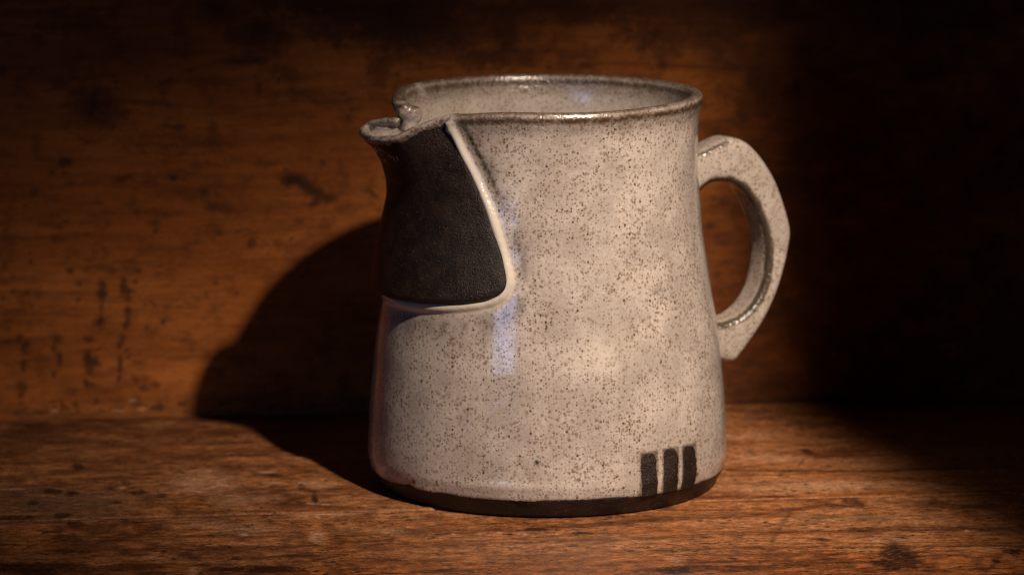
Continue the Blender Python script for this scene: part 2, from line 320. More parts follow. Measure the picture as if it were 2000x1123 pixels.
TOP_MARKS = [(-1113, -168, 128.2, 87.0, 0, 0.55, 'dark'),(-1016, -97, 75.5, 55.3, 0, 0.5, 'dark'),(-1145, -325, 63.0, 73.5, 0, 0.6, 'dark'),(-966, -292, 63.4, 63.6, 0, 0.4, 'dark'),(-823, -146, 86.0, 54.8, 0, 0.5, 'dark'),(-916, -429, 72.9, 41.1, 0, 0.35, 'dark'),(-1046, -856, 178.0, 121.0, 0, 0.55, 'grey'),(-1114, -730, 80.2, 57.5, 0, 0.4, 'grey'),(-769, -672, 81.1, 107.3, 0, 0.5, 'pale'),(-707, -847, 69.6, 65.6, 0, 0.35, 'pale'),(-548, -721, 40.5, 58.0, 0, 0.3, 'pale'),(-1074, -734, 14.0, 19.1, 0, 0.8, 'ink'),(-1034, -748, 9.0, 23.9, 0, 0.7, 'ink'),(-1110, -825, 7.9, 18.7, 0, 0.7, 'ink'),(-1056, -942, 11.7, 18.2, 0, 0.7, 'ink'),(-946, -843, 7.9, 14.0, 0, 0.7, 'ink'),(-904, -763, 12.0, 19.1, 20, 0.7, 'ink'),(-958, -709, 16.1, 19.3, 0, 0.5, 'ink'),(-860, -797, 10.0, 18.9, 0, 0.6, 'ink'),(-927, -673, 7.1, 24.3, 0, 0.5, 'ink'),(-1021, -504, 8.2, 25.2, 0, 0.7, 'ink'),(-1150, -750, 20.0, 14.3, 0, 0.5, 'ink'),(-1144, -950, 29.3, 18.2, 0, 0.7, 'ink'),(-877, -535, 20.6, 35.2, 0, 0.4, 'dark'),(-851, -687, 14.2, 19.4, 0, 0.4, 'dark'),(-634, -628, 36.8, 24.7, 8, 0.75, 'dark'),(-560, -596, 36.9, 24.9, 10, 0.55, 'dark'),(-654, -433, 31.3, 15.5, 0, 0.5, 'dark'),(-739, -439, 31.3, 25.7, 0, 0.4, 'dark'),(-780, -418, 41.8, 20.7, 0, 0.35, 'dark'),(-627, -775, 26.1, 47.7, 0, 0.65, 'dark'),(-573, -767, 18.1, 43.0, -20, 0.75, 'dark'),(-602, -859, 25.9, 42.1, 0, 0.7, 'dark'),(-563, -849, 5.0, 28.1, 0, 0.9, 'ink'),(-541, -913, 25.7, 23.1, -8, 0.6, 'dark'),(-620, -904, 29.7, 27.8, 0, 0.7, 'dark'),(-513, -939, 19.7, 18.4, 0, 0.5, 'dark'),(-522, -787, 16.1, 38.1, 0, 0.5, 'dark'),(-674, -803, 10.0, 18.9, 0, 0.5, 'dark'),(-497, -653, 30.6, 29.5, -8, 0.4, 'dark'),(-474, -826, 30.0, 33.1, -8, 0.35, 'dark'),(-579, -1113, 23.2, 79.2, 0, 0.5, 'orange'),(-560, -1181, 19.2, 60.6, 0, 0.4, 'orange'),(-553, -1290, 47.2, 84.3, 0, 0.45, 'orange'),(-1125, -1139, 52.5, 173.7, 0, 0.6, 'orange'),(-579, -1184, 15.3, 51.9, 0, 0.6, 'pale'),(-542, -1205, 15.3, 112.0, 0, 0.55, 'dark'),(-562, -1280, 18.9, 25.4, 0, 0.6, 'dark'),(-616, -1153, 13.4, 43.6, 0, 0.4, 'dark'),(-613, -1249, 38.0, 17.0, -5, 0.55, 'dark'),(-608, -1326, 56.4, 20.9, -4, 0.5, 'dark'),(-638, -1194, 28.6, 25.9, 0, 0.4, 'dark'),(-554, -1094, 13.5, 44.2, 0, 0.5, 'dark'),(-510, -1165, 23.0, 60.9, 0, 0.35, 'dark'),(-1033, -1026, 17.4, 35.7, 0, 0.8, 'dark'),(-1032, -1004, 13.6, 13.5, 0, 0.7, 'ink'),(-1062, -1080, 13.5, 70.5, 0, 0.65, 'dark'),(-995, -1088, 15.4, 35.2, 0, 0.6, 'dark'),(-960, -1034, 7.8, 26.8, 0, 0.55, 'dark'),(-935, -1037, 7.8, 26.8, 0, 0.5, 'dark'),(-909, -1031, 6.8, 26.8, 0, 0.5, 'dark'),(-884, -1029, 5.8, 22.4, 0, 0.5, 'dark'),(-860, -1023, 5.8, 17.9, 0, 0.45, 'dark'),(-1001, -1175, 57.1, 34.5, 0, 0.35, 'dark'),(-1059, -1224, 22.7, 51.1, 0, 0.5, 'dark'),(-954, -1210, 38.0, 25.7, 0, 0.3, 'dark'),(-711, -1120, 4.8, 17.5, -30, 0.95, 'ink'),(-717, -1142, 8.6, 13.1, 0, 0.6, 'pale'),(-749, -1242, 2.8, 8.5, 0, 0.7, 'ink'),(-710, -1098, 57.9, 52.9, 0, 0.3, 'pale'),(-785, -1045, 58.2, 35.7, 0, 0.3, 'pale'),(-870, -1267, 5.7, 12.7, 0, 0.6, 'ink'),(-1116, -1368, 83.5, 28.7, 0, 0.95, 'ink'),(-1033, -1410, 55.5, 32.5, 0, 0.9, 'dark'),(-940, -1396, 64.9, 32.7, 0, 0.8, 'dark'),(-1107, -1426, 27.6, 32.3, 0, 0.8, 'ink'),(-816, -1328, 13.1, 16.6, 0, 0.6, 'ink'),(-895, -1446, 46.1, 32.3, 0, 0.8, 'dark'),(-726, -1421, 64.9, 20.4, 4, 0.8, 'ink'),(-671, -1435, 33.4, 20.3, 0, 0.85, 'ink'),(-781, -1382, 55.9, 16.4, 0, 0.6, 'dark'),(-820, -1434, 11.1, 40.5, 0, 0.5, 'pale'),(-856, -1398, 16.7, 24.5, 0, 0.4, 'orange'),(-775, -1464, 36.9, 24.1, 0, 0.6, 'dark'),(-655, -1478, 55.3, 24.1, 0, 0.5, 'dark'),(-467, -1283, 28.4, 33.8, 0, 0.4, 'dark'),(-480, -1382, 56.1, 24.8, 0, 0.4, 'dark'),(-522, -1440, 27.8, 32.5, 0, 0.5, 'dark'),(-561, -1456, 18.5, 40.4, 0, 0.5, 'dark'),(-384, -1158, 38.5, 34.9, 0, 0.3, 'dark'),(-432, -1152, 28.9, 35.0, 0, 0.35, 'pale'),(-164, -1160, 15.4, 10.9, 5, 0.8, 'ink'),(-86, -1200, 9.6, 8.7, 0, 0.8, 'ink'),(-67, -1202, 5.8, 8.7, 0, 0.6, 'ink'),(-234, -1389, 56.3, 24.8, 0, 0.5, 'dark'),(-158, -1386, 47.0, 24.8, 0, 0.5, 'dark'),(-240, -1435, 111.9, 16.3, 0, 0.5, 'dark'),(-356, -1471, 5.6, 40.4, 0, 0.5, 'dark'),(-152, -1494, 55.6, 24.2, 0, 0.5, 'dark'),(-74, -1470, 37.2, 24.4, 10, 0.5, 'dark'),(12, -1529, 55.5, 32.0, 0, 0.6, 'dark'),(-25, -1455, 37.3, 16.3, 0, 0.5, 'dark'),(-368, -1395, 56.1, 16.5, 0, 0.4, 'dark'),(-324, -1337, 66.0, 12.5, 0, 0.35, 'dark'),(452, -318, 128.6, 107.2, 0, 0.45, 'orange'),(393, -339, 85.5, 53.3, 0, 0.3, 'pale'),(524, -221, 43.4, 54.8, 0, 0.5, 'dark'),(459, -152, 65.5, 33.4, 0, 0.4, 'dark'),(477, -514, 8.4, 25.7, 0, 0.9, 'ink'),(540, -542, 52.3, 46.0, 0, 0.65, 'red'),(492, -573, 31.3, 35.5, 0, 0.5, 'red'),(446, -619, 3.1, 30.1, 20, 0.5, 'ink'),(385, -576, 83.3, 40.5, 0, 0.4, 'pale'),(439, -858, 181.5, 66.4, 0, 0.45, 'pale'),(342, -822, 60.7, 28.7, 0, 0.3, 'dark'),(525, -892, 8.0, 14.1, 0, 0.5, 'dark'),(488, -1030, 23.7, 36.5, 0, 0.85, 'dark'),(474, -995, 17.9, 18.4, 0, 0.6, 'ink'),(446, -1039, 39.5, 22.7, 0, 0.5, 'dark'),(638, -1037, 39.6, 36.5, 0, 0.75, 'dark'),(700, -1077, 59.2, 36.2, 0, 0.5, 'dark'),(388, -1133, 58.5, 44.4, 0, 0.5, 'grey'),(485, -1144, 58.5, 53.2, 0, 0.4, 'grey'),(499, -1323, 57.3, 42.4, 0, 0.5, 'grey'),(450, -1296, 15.3, 25.6, 20, 0.6, 'dark'),(457, -1327, 9.5, 17.0, 10, 0.6, 'pale'),(359, -1312, 9.5, 8.5, 10, 0.7, 'ink'),(237, -1161, 4.9, 8.8, 0, 0.5, 'ink'),(474, -1152, 19.5, 13.3, 20, 0.5, 'dark'),(585, -1146, 58.6, 44.4, 0, 0.3, 'grey'),(481, -1458, 24.4, 82.1, 0, 0.95, 'ink'),(442, -1529, 18.6, 40.3, 0, 0.8, 'ink'),(470, -1532, 24.2, 56.4, 0, 0.7, 'dark'),(515, -1432, 28.3, 16.5, 0, 0.6, 'dark'),(690, -1448, 15.1, 20.6, 12, 0.9, 'ink'),(643, -1527, 5.6, 16.2, 0, 0.8, 'ink'),(337, -1454, 24.4, 32.8, 0, 0.6, 'dark'),(272, -1447, 28.1, 36.9, 0, 0.55, 'dark'),(185, -1395, 18.8, 16.6, 0, 0.5, 'ink'),(90, -1509, 37.1, 32.2, 0, 0.8, 'dark'),(49, -1533, 27.7, 24.0, 0, 0.9, 'ink'),(172, -1531, 83.4, 28.1, 0, 0.75, 'dark'),(280, -1510, 55.8, 24.2, 0, 0.7, 'dark'),(350, -1539, 37.1, 24.1, 0, 0.6, 'dark'),(195, -1562, 55.4, 15.9, 0, 0.4, 'orange'),(400, -1573, 27.7, 23.9, 0, 0.7, 'dark'),(549, -1541, 37.2, 80.4, 0, 0.35, 'orange'),(609, -1485, 37.5, 40.8, 0, 0.3, 'orange'),(62, -1444, 18.7, 40.9, 0, 0.35, 'pale'),(288, -1461, 18.7, 20.4, 0, 0.4, 'orange'),(-322, -1178, 3.8, 8.7, 0, 0.75, 'pale'),(-235, -1179, 3.8, 8.7, 0, 0.75, 'pale'),(-197, -1192, 8.6, 7.8, 0, 0.75, 'pale'),(-188, -1197, 5.8, 6.5, 0, 0.75, 'pale'),(-269, -1179, 8.7, 6.5, 0, 0.75, 'pale'),(-126, -1204, 4.8, 6.5, 0, 0.75, 'pale'),(645, -1270, 2.9, 8.6, 0, 0.75, 'pale'),(564, -1198, 3.9, 8.8, 0, 0.75, 'pale'),(-25, -1294, 2.9, 8.5, 0, 0.75, 'pale'),(-541, -908, 17.8, 7.4, 0, 0.75, 'pale'),(-570, -896, 8.9, 6.5, 0, 0.75, 'pale'),(-569, -1002, 3.9, 18.1, 0, 0.75, 'pale'),(-536, -983, 58.9, 6.8, 0, 0.75, 'pale'),(-441, -975, 29.5, 5.9, 0, 0.75, 'pale'),(-146, -1285, 2.9, 6.4, 0, 0.75, 'pale'),(234, -1161, 2.9, 6.6, 0, 0.75, 'pale'),(-741, -709, 14.1, 9.7, 0, 0.75, 'pale'),(-638, -697, 20.3, 12.1, 0, 0.75, 'pale'),(-567, -705, 22.3, 10.7, 0, 0.75, 'pale'),(-791, -694, 20.2, 7.8, 0, 0.75, 'pale'),(-938, -711, 12.1, 9.6, 0, 0.75, 'pale'),(-1155, -701, 30.2, 8.7, 0, 0.75, 'pale'),(-551, -460, 25.0, 7.7, 0, 0.75, 'pale'),(-643, -597, 20.5, 7.5, 0, 0.75, 'pale'),(388, -1183, 2.9, 6.6, 0, 0.75, 'pale')]
TOP_LINES = [([(289, -678),(426, -703),(567, -729),(665, -715),(780, -718)], 5, 0.75),([(185, -939),(270, -944),(359, -949),(386, -976),(423, -1022),(466, -1036)], 6, 0.8),([(-28, -1127),(93, -1113),(195, -1093),(297, -1082),(346, -1060),(406, -1034)], 9, 0.55),([(-501, -1166),(-346, -1171),(-247, -1160),(-120, -1156),(-7, -1120),(94, -1104)], 8, 0.4),([(-356, -1278),(-220, -1263),(-74, -1258),(71, -1262),(209, -1251),(327, -1247),(444, -1251)], 7, 0.5),([(444, -1251),(525, -1243),(613, -1248),(716, -1273),(809, -1297)], 12, 0.8),([(-1173, -1142),(-1077, -1158),(-925, -1171),(-789, -1142),(-673, -1129),(-557, -1142)], 5, 0.4),([(-1172, -1245),(-1059, -1241),(-889, -1248),(-746, -1255),(-604, -1259),(-447, -1216)], 6, 0.5),([(-1172, -1304),(-1041, -1298),(-890, -1286),(-720, -1288),(-606, -1288)], 5, 0.45),([(-1173, -1103),(-1058, -1116),(-924, -1144)], 3, 0.4),([(-703, -1340),(-588, -1303),(-529, -1284),(-470, -1257)], 5, 0.5),([(-612, -1388),(-532, -1318),(-491, -1288)], 4, 0.5),([(344, -1069),(311, -1170),(260, -1331)], 2, 0.55),([(506, -1585),(539, -1498),(568, -1447),(585, -1428),(602, -1455),(608, -1514),(604, -1596)], 5, 0.6),([(670, -1471),(643, -1527),(626, -1574)], 3, 0.6),([(493, -1493),(510, -1549),(511, -1586)], 4, 0.5),([(-1177, -242),(-965, -250),(-754, -295),(-592, -440)], 6, 0.35),([(-1176, -451),(-1010, -444),(-835, -489),(-691, -541)], 6, 0.35),([(-812, -430),(-706, -416),(-633, -425)], 5, 0.5),([(-702, -555),(-644, -612),(-595, -667)], 5, 0.5),([(-691, -729),(-656, -839),(-610, -905),(-543, -936)], 5, 0.45),([(396, -59),(522, -108),(626, -154)], 8, 0.5),([(559, -773),(653, -823),(741, -892)], 5, 0.4),([(342, -387),(474, -434),(605, -428)], 4, 0.3),([(178, -1199),(279, -1184),(428, -1183)], 3, 0.35),([(36, -1365),(151, -1366),(305, -1370),(437, -1389),(631, -1390),(767, -1431)], 5, 0.5),([(50, -1401),(161, -1422),(333, -1424)], 4, 0.55),([(68, -1470),(228, -1479),(369, -1487)], 5, 0.55),([(532, -1396),(629, -1398),(771, -1415)], 4, 0.5)]

TINT = {'ink': (0.022, 0.009, 0.005), 'dark': (0.060, 0.020, 0.008), 'red': (0.085, 0.016, 0.007),
        'grey': (0.115, 0.070, 0.040), 'pale': (0.40, 0.22, 0.125), 'orange': (0.33, 0.115, 0.032)}

def lerp3(c, f, rgb):
    return c*(1-f[:, None])+np.array(rgb)*f[:, None]

def apply_marks(c, rel, x, y, marks, seed, wob=0.55, soft=0.0):
    n1 = fbm(x/16, y/16, seed, 3)
    n2 = fbm(x/16+50, y/16+31, seed+7, 3)
    n3 = fbm(x/7, y/7, seed+11, 3)
    for mx, my, rx, ry, ang, s, kind in marks:
        if kind == 'ink':
            rx, ry = rx*1.2+1, ry*1.2+1
        big = max(rx, ry)*1.9
        k = np.nonzero((np.abs(x-mx) < big) & (np.abs(y-my) < big))[0]
        if not len(k):
            continue
        a = R(-ang)
        dx = x[k]-mx+n1[k]*min(rx, 26)*wob
        dy = y[k]-my+n2[k]*min(ry, 26)*wob
        u = (dx*math.cos(a)+dy*math.sin(a))/rx
        w = (-dx*math.sin(a)+dy*math.cos(a))/ry
        d = np.sqrt(u*u+w*w)+n3[k]*0.45
        if kind in ('ink', 'pale') and s > 0.55:
            f = (1-sstep(d, 0.70-soft, 1.35+soft*0.6))*(1-soft*0.35)
        else:
            f = 1-sstep(d, 0.25, 1.35)
        f = np.clip(f*min(1.0, s*1.3), 0, 1)*np.clip(0.9+0.5*n3[k], 0, 1)
        c[k] = lerp3(c[k], np.clip(f, 0, 1), TINT[kind])
        if kind == 'ink':
            rel[k] -= f*1.2
        elif kind == 'pale' and rx < 60:
            rel[k] += f*1.0
    return c, rel

def apply_lines(c, x, y, lines, seed):
    wv = fbm(x/60, y/60, seed, 3)*7
    tx = fbm(x/40, y/12, seed+3, 3)
    for pts, w, s in lines:
        pts = np.array(pts, float)
        lo, hi = pts.min(0)-60, pts.max(0)+60
        k = np.nonzero((x > lo[0]) & (x < hi[0]) & (y > lo[1]) & (y < hi[1]))[0]
        d = np.full(len(k), 1e9)
        for p, q in zip(pts[:-1], pts[1:]):
            e = q-p
            t = np.clip(((x[k]-p[0])*e[0]+(y[k]+wv[k]-p[1])*e[1])/(e@e), 0, 1)
            d = np.minimum(d, np.hypot(x[k]-p[0]-t*e[0], y[k]+wv[k]-p[1]-t*e[1]))
        f = np.exp(-(d/(w*1.7))**2*0.5)*min(1, s*1.45)*np.clip(0.8+0.7*tx[k], 0, 1)
        c[k] = lerp3(c[k], f, (0.060, 0.021, 0.009))
    return c

def axis_steps(a0, a1, lo, hi, step):
    """fine steps inside lo..hi, coarse ones out to a0 and a1"""
    inner = np.arange(lo, hi+step*0.5, step)
    left = np.arange(a0, lo-1, 60)
    right = np.arange(hi+60, a1+1, 60)
    return np.concatenate([left, inner, right])

def board(name, xs, ys, depth, mat, parent, frame, paint, lift=None):
    """a plank: a finely divided worn face, with sides and a back. frame(x, y, h) -> local position"""
    X, Y = np.meshgrid(xs, ys, indexing='ij')
    nx, ny = len(xs), len(ys)
    x, y = X.ravel(), Y.ravel()
    h = np.zeros(len(x)) if lift is None else lift(x, y)
    top = frame(x, y, h)
    c, rel = paint(x, y)
    F = [grid_faces(nx, ny)]
    ring = np.concatenate([np.arange(nx)*ny, (nx-1)*ny+np.arange(1, ny), np.arange(nx-2, -1, -1)*ny+ny-1, np.arange(ny-2, 0, -1)])
    nb = len(x)
    bot = frame(x[ring], y[ring], np.full(len(ring), -float(depth)))
    v = np.concatenate([top, bot])
    m = len(ring)
    i = np.arange(m)
    side = np.stack([ring, nb+i, nb+(i+1) % m, ring[(i+1) % m]], -1)
    faces = list(np.concatenate([F[0], side]))+[list(nb+i[::-1])]
    o = mesh_obj(name, v, faces, mat, parent)
    full = np.concatenate([c, c[ring]])
    a = o.data.color_attributes.new('col', 'FLOAT_COLOR', 'POINT')
    a.data.foreach_set('color', np.concatenate([np.clip(full, 0.003, 1), np.ones((len(full), 1))], 1).astype(np.float32).ravel())
    set_attr(o, 'relief', np.concatenate([rel, rel[ring]]))
    return o

TH = math.atan(0.122)            # the boards run slightly away to the right
def setting(name, label):
    o = bpy.data.objects.new(name, None)
    col.objects.link(o)
    o.location = (0, 748*S, 0)
    o.rotation_euler = (0, 0, TH)
    o['kind'] = 'structure'
    o['label'] = label
    return o

shelf = setting('shelf', 'worn orange brown wooden shelf top of two boards under the jug')
wall = setting('wall', 'stained brown wooden back board standing behind the jug')

def grain(x, y, seed, stretch=14.0, fine=14.0):
    wob = fbm(x/420, y/160, seed, 3)*34
    g = fbm(x/(stretch*14), (y+wob)/fine, seed+20, 4)
    g2 = fbm(x/(stretch*3), (y+wob)/(fine*0.4), seed+40, 3)
    big = fbm(x/260, y/95, seed+60, 4)
    return g, g2, big

def paint_wall(x, y):
    g, g2, big = grain(x, y, 100)
    c = np.tile(np.array([[0.215, 0.060, 0.0095]]), (len(x), 1))
    c = lerp3(c, np.clip(0.30+0.9*big, 0, 0.85), (0.315, 0.100, 0.020))
    c = lerp3(c, np.clip(0.8*g+0.10, 0, 0.65), (0.112, 0.029, 0.006))
    c *= (1+0.10*g2)[:, None]
    blot = fbm(x/34, y/30, 171, 4)
    c = lerp3(c, np.clip((blot-0.10)*1.2, 0, 0.5), (0.085, 0.025, 0.007))
    # scattered small nicks
    sp = vnoise(x/9, y/7, 181)*vnoise(x/23+7, y/19, 183)
    c = lerp3(c, sstep(sp, 0.50, 0.72)*0.75, (0.045, 0.016, 0.008))
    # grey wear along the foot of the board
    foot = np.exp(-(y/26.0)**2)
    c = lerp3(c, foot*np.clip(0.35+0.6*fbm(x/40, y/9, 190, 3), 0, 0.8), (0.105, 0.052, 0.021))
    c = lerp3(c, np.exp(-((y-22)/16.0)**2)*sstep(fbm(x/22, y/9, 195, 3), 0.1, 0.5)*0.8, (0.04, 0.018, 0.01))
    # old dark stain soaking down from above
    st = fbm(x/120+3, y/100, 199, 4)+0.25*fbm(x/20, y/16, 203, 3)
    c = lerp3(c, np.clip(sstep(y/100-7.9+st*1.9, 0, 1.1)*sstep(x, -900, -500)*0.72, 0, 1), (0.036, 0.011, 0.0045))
    # brown stain at the right, also painting in the dimming of the beam there
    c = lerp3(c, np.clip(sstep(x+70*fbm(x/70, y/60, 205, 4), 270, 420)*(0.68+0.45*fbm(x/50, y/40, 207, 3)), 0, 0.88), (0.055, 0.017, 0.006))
    rel = g*1.2
    c, rel = apply_marks(c, rel, x, y, WALL_MARKS, 210, 0.7, 0.5)
    return c, rel

def seam(x):
    return -966+0.0135*(x+430)+1.6*np.sin(x/170.0)+0.7*np.sin(x/41.0)

def paint_top(x, y, seed, front):
    g, g2, big = grain(x, y, seed, 11.0, 30.0)
    c = np.tile(np.array([[0.255, 0.095, 0.029]]), (len(x), 1))
    c = lerp3(c, np.clip(0.35+0.9*big, 0, 0.9), (0.330, 0.145, 0.064))
    c = lerp3(c, np.clip(0.40*g+0.06, 0, 0.5), (0.140, 0.043, 0.014))
    c *= (1+0.22*g2)[:, None]
    # late-wood lines of the growth rings
    ring = (y+90*fbm(x/520, y/300, seed+63, 3)+10*fbm(x/90, y/60, seed+65, 2))/74.0
    ring = ring-np.floor(ring)
    c = lerp3(c, np.clip(sstep(ring, 0.62, 0.93)*sstep(ring, 1.0, 0.95)*(0.42+0.6*fbm(x/300, y/90, seed+67, 2)), 0, 0.75), (0.125, 0.038, 0.012))
    blot = fbm(x/60, y/60, seed+71, 4)
    c = lerp3(c, np.clip((blot-0.08)*1.6, 0, 0.6), (0.125, 0.040, 0.013))
    sp = vnoise(x/11, y/12, seed+81)*vnoise(x/31+7, y/33, seed+83)
    c = lerp3(c, sstep(sp, 0.50, 0.70)*0.75, (0.045, 0.018, 0.009))
    ps = vnoise(x/8, y/10, seed+85)*vnoise(x/37+7, y/41, seed+87)
    c = lerp3(c, sstep(ps, 0.58, 0.72)*0.6, (0.42, 0.24, 0.14))
    # towards the left the top is dirtier, browner and redder
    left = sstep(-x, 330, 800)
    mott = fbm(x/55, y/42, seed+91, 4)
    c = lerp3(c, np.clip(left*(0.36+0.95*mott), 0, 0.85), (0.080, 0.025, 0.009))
    if front:
        # the rough, dark front edge of the shelf
        e = sstep(-y+fbm(x/150, y/60, seed+95, 3)*60, 1385, 1480)
        c = lerp3(c, e*0.75, (0.27, 0.083, 0.022))
        streak = fbm(x/90, y/16, seed+97, 4)+0.5*fbm(x/22, y/8, seed+99, 3)
        c = lerp3(c, e*sstep(streak, 0.02, 0.5)*0.85, (0.040, 0.014, 0.007))
    else:
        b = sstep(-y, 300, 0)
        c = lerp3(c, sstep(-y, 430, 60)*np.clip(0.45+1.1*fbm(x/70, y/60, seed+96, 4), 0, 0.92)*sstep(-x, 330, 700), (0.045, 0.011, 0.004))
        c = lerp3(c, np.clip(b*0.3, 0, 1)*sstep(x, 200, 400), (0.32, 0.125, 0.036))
    rel = g*1.6+g2*0.8
    c = apply_lines(c, x, y, TOP_LINES, seed+5)
    c, rel = apply_marks(c, rel, x, y, TOP_MARKS, seed+9)
    return c, rel

XS = axis_steps(-2600, 2600, -1300, 1230, 3.0)
zs = np.concatenate([np.arange(-40, 920, 4.0), np.arange(920, 2200, 50)])
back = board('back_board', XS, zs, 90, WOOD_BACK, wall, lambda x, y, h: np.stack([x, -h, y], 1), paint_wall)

def warp_edge(x, y, e, span):
    """slide the rows near y=e so the plank edge follows the uneven seam"""
    w = np.clip(1-np.abs(y-e)/span, 0, 1)
    return y+(seam(x)-e)*w

def top_frame(e):
    def f(x, y, h):
        return np.stack([x, warp_edge(x, y, e, 120), h], 1)
    return f

ys1 = np.concatenate([np.arange(-966, -20, 5.0), [-14, -8, -2, 0]])
ys1 = np.concatenate([[-966, -965.2, -964, -962], ys1[1:]])
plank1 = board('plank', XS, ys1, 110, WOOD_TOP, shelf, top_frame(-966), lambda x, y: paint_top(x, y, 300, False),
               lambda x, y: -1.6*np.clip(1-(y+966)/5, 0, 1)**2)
ys2 = np.concatenate([np.arange(-1900, -1660, 20.0), np.arange(-1660, -974, 4.0), [-971, -969.5, -968.4]])
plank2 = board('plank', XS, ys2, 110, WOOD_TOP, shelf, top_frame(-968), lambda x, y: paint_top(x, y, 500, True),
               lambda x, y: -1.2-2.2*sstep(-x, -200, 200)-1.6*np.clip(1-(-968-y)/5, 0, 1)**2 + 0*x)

# ------------------------------------------------------------------ the jug
jug = bpy.data.objects.new('jug', None)
col.objects.link(jug)
jug['label'] = 'speckled cream stoneware jug with a dark unglazed spout and looped handle'
jug['category'] = 'jug'
jug.location = (0, 0, 0)

PZ = np.array([0, 33, 60, 93, 145, 217, 274, 343, 412, 503, 585, 661, 715, 745, 768, 785.])
PR = np.array([331, 352, 357.5, 357.5, 354.7, 349, 343.4, 333.8, 321.5, 307.2, 300.0, 295.8, 296.5, 299.6, 305.5, 308.])
_zz = np.linspace(0, 785, 1200)
_rr = np.interp(_zz, PZ, PR)
_k = np.exp(-np.linspace(-2.5, 2.5, 61)**2)
_k /= _k.sum()
_rs = np.convolve(np.pad(_rr, 30, mode='edge'), _k, mode='valid')
_rs = np.where(_zz < 70, _rr, _rs)
def rbody(z):
    return np.interp(z, _zz, _rs)

# right-hand seam of the spout: (degrees round from the front, height)
SEAM = np.array([(-38.3, 775), (-36.9, 750), (-32.9, 701), (-26.2, 635), (-20.8, 578), (-15.6, 501), (-13.2, 455),
                 (-14.9, 427), (-19.0, 412), (-25, 403), (-39, 392), (-55, 387), (-77, 386)])
def psi(z):
    return np.interp(z, [386, 780], [-77.0, -77.0])
_hz = np.array([455, 501, 578, 635, 701, 750, 775.])
_hw = np.array([-13.2, -15.6, -20.8, -26.2, -32.9, -36.9, -38.3])-psi(_hz)
def hw(z):
    return np.interp(z, _hz, _hw)

def ztilt(phi):
    """the rim dips a little along the front and towards the spout; phi in degrees, -180..180"""
    d = -6.5*np.exp(-((phi-8)/48.0)**2)
    d = d-12*np.exp(-((phi+37)/15.0)**2)-12*np.exp(-((phi+82)/8.0)**2)
    return d

def wrap(p):
    return (p+180) % 360-180

def lathe_point(r, z, phi_deg, top=True):
    p = wrap(phi_deg)
    zt = z+ztilt(p)*sstep(z, 590, 775)
    # far edge of the gap curls inwards
    curl = np.exp(-np.clip(np.abs(p+84), 0, 90)**2/(9.0**2))*sstep(z, 640, 770)*(p < -60)
    near = np.exp(-((p+36)/7.0)**2)*sstep(z, 660, 770)
    rr_ = r-4*curl+3*near
    # hand-thrown unevenness
    rr_ = rr_+0.3*np.sin(z/21.0+0.9*np.sin(np.radians(p)*2))*(z > 60)+1.2*np.sin(np.radians(p)*2+0.6)
    # glaze roll above the foot at the front left
    rr_ = rr_+2.6*np.exp(-((z-64-0.10*p)/7.0)**2)*np.exp(-((p+12)/17.0)**2)*(r > 330)
    # ragged lower glaze line
    low = np.exp(-((z-36)/9.0)**2)*(r > 330)
    zt = zt+low*(2.2*np.sin(np.radians(p)*7)+1.6*np.sin(np.radians(p)*19+1)-5*np.exp(-((p+40)/5.0)**2)+6*np.exp(-((p+49.5)/1.8)**2))
    a = np.radians(p)
    return np.stack([rr_*np.sin(a), -rr_*np.cos(a), zt], -1)

def closed_sweep(profile, phis, phi_shift=None, wrapit=True):
    """profile: closed loop (r, z); swept round the axis"""
    prof = np.array(profile)
    n = len(prof)
    V = []
    for u in phis:
        ph = u if phi_shift is None else phi_shift(u, prof[:, 1])
        V.append(lathe_point(prof[:, 0], prof[:, 1], ph+np.zeros(n)))
    V = np.concatenate(V)
    m = len(phis)
    I, J = np.meshgrid(np.arange(m if wrapit else m-1), np.arange(n), indexing='ij')
    I2, J2 = (I+1) % m, (J+1) % n
    f = np.stack([I*n+J, I2*n+J, I2*n+J2, I*n+J2], -1).reshape(-1, 4)
    F = [list(x) for x in f]
    if not wrapit:
        F.append(list(range(n))[::-1])
        F.append([(m-1)*n+k for k in range(n)])
    return V, F

WALLT = 24.0
def rinner(z):
    return rbody(z)-WALLT-6*sstep(z, 700, 300)
parts_v, parts_f = [], []
def add(V, F):
    b = sum(len(p) for p in parts_v)
    parts_v.append(V)
    parts_f.extend([[k+b for k in f] for f in F])

zcut = 612.0
zo = np.concatenate([[35, 38, 42], np.arange(48, zcut, 8.0), [zcut]])
zi = np.concatenate([[zcut], np.arange(zcut-8, 80, -10.0), [80]])
prof = [(346, 33), (351.5, 33)]+[(float(rbody(z))+(0 if z > 37 else -1), z) for z in zo]
prof += [(float(rinner(z)), z) for z in zi]+[(300, 66), (60, 60), (60, 44), (330, 44)]
add(*closed_sweep(prof, np.linspace(-180, 180, 360, endpoint=False)))
# the floor plug of the pot
tt = np.linspace(0, 2*np.pi, 60, endpoint=False)
pv = np.concatenate([np.stack([90*np.sin(tt), -90*np.cos(tt), 0*tt+45], 1), np.stack([90*np.sin(tt), -90*np.cos(tt), 0*tt+60], 1)])
pf = [[i, (i+1) % 60, 60+(i+1) % 60, 60+i] for i in range(60)]+[list(range(60))[::-1], list(range(60, 120))]
add(pv, pf)
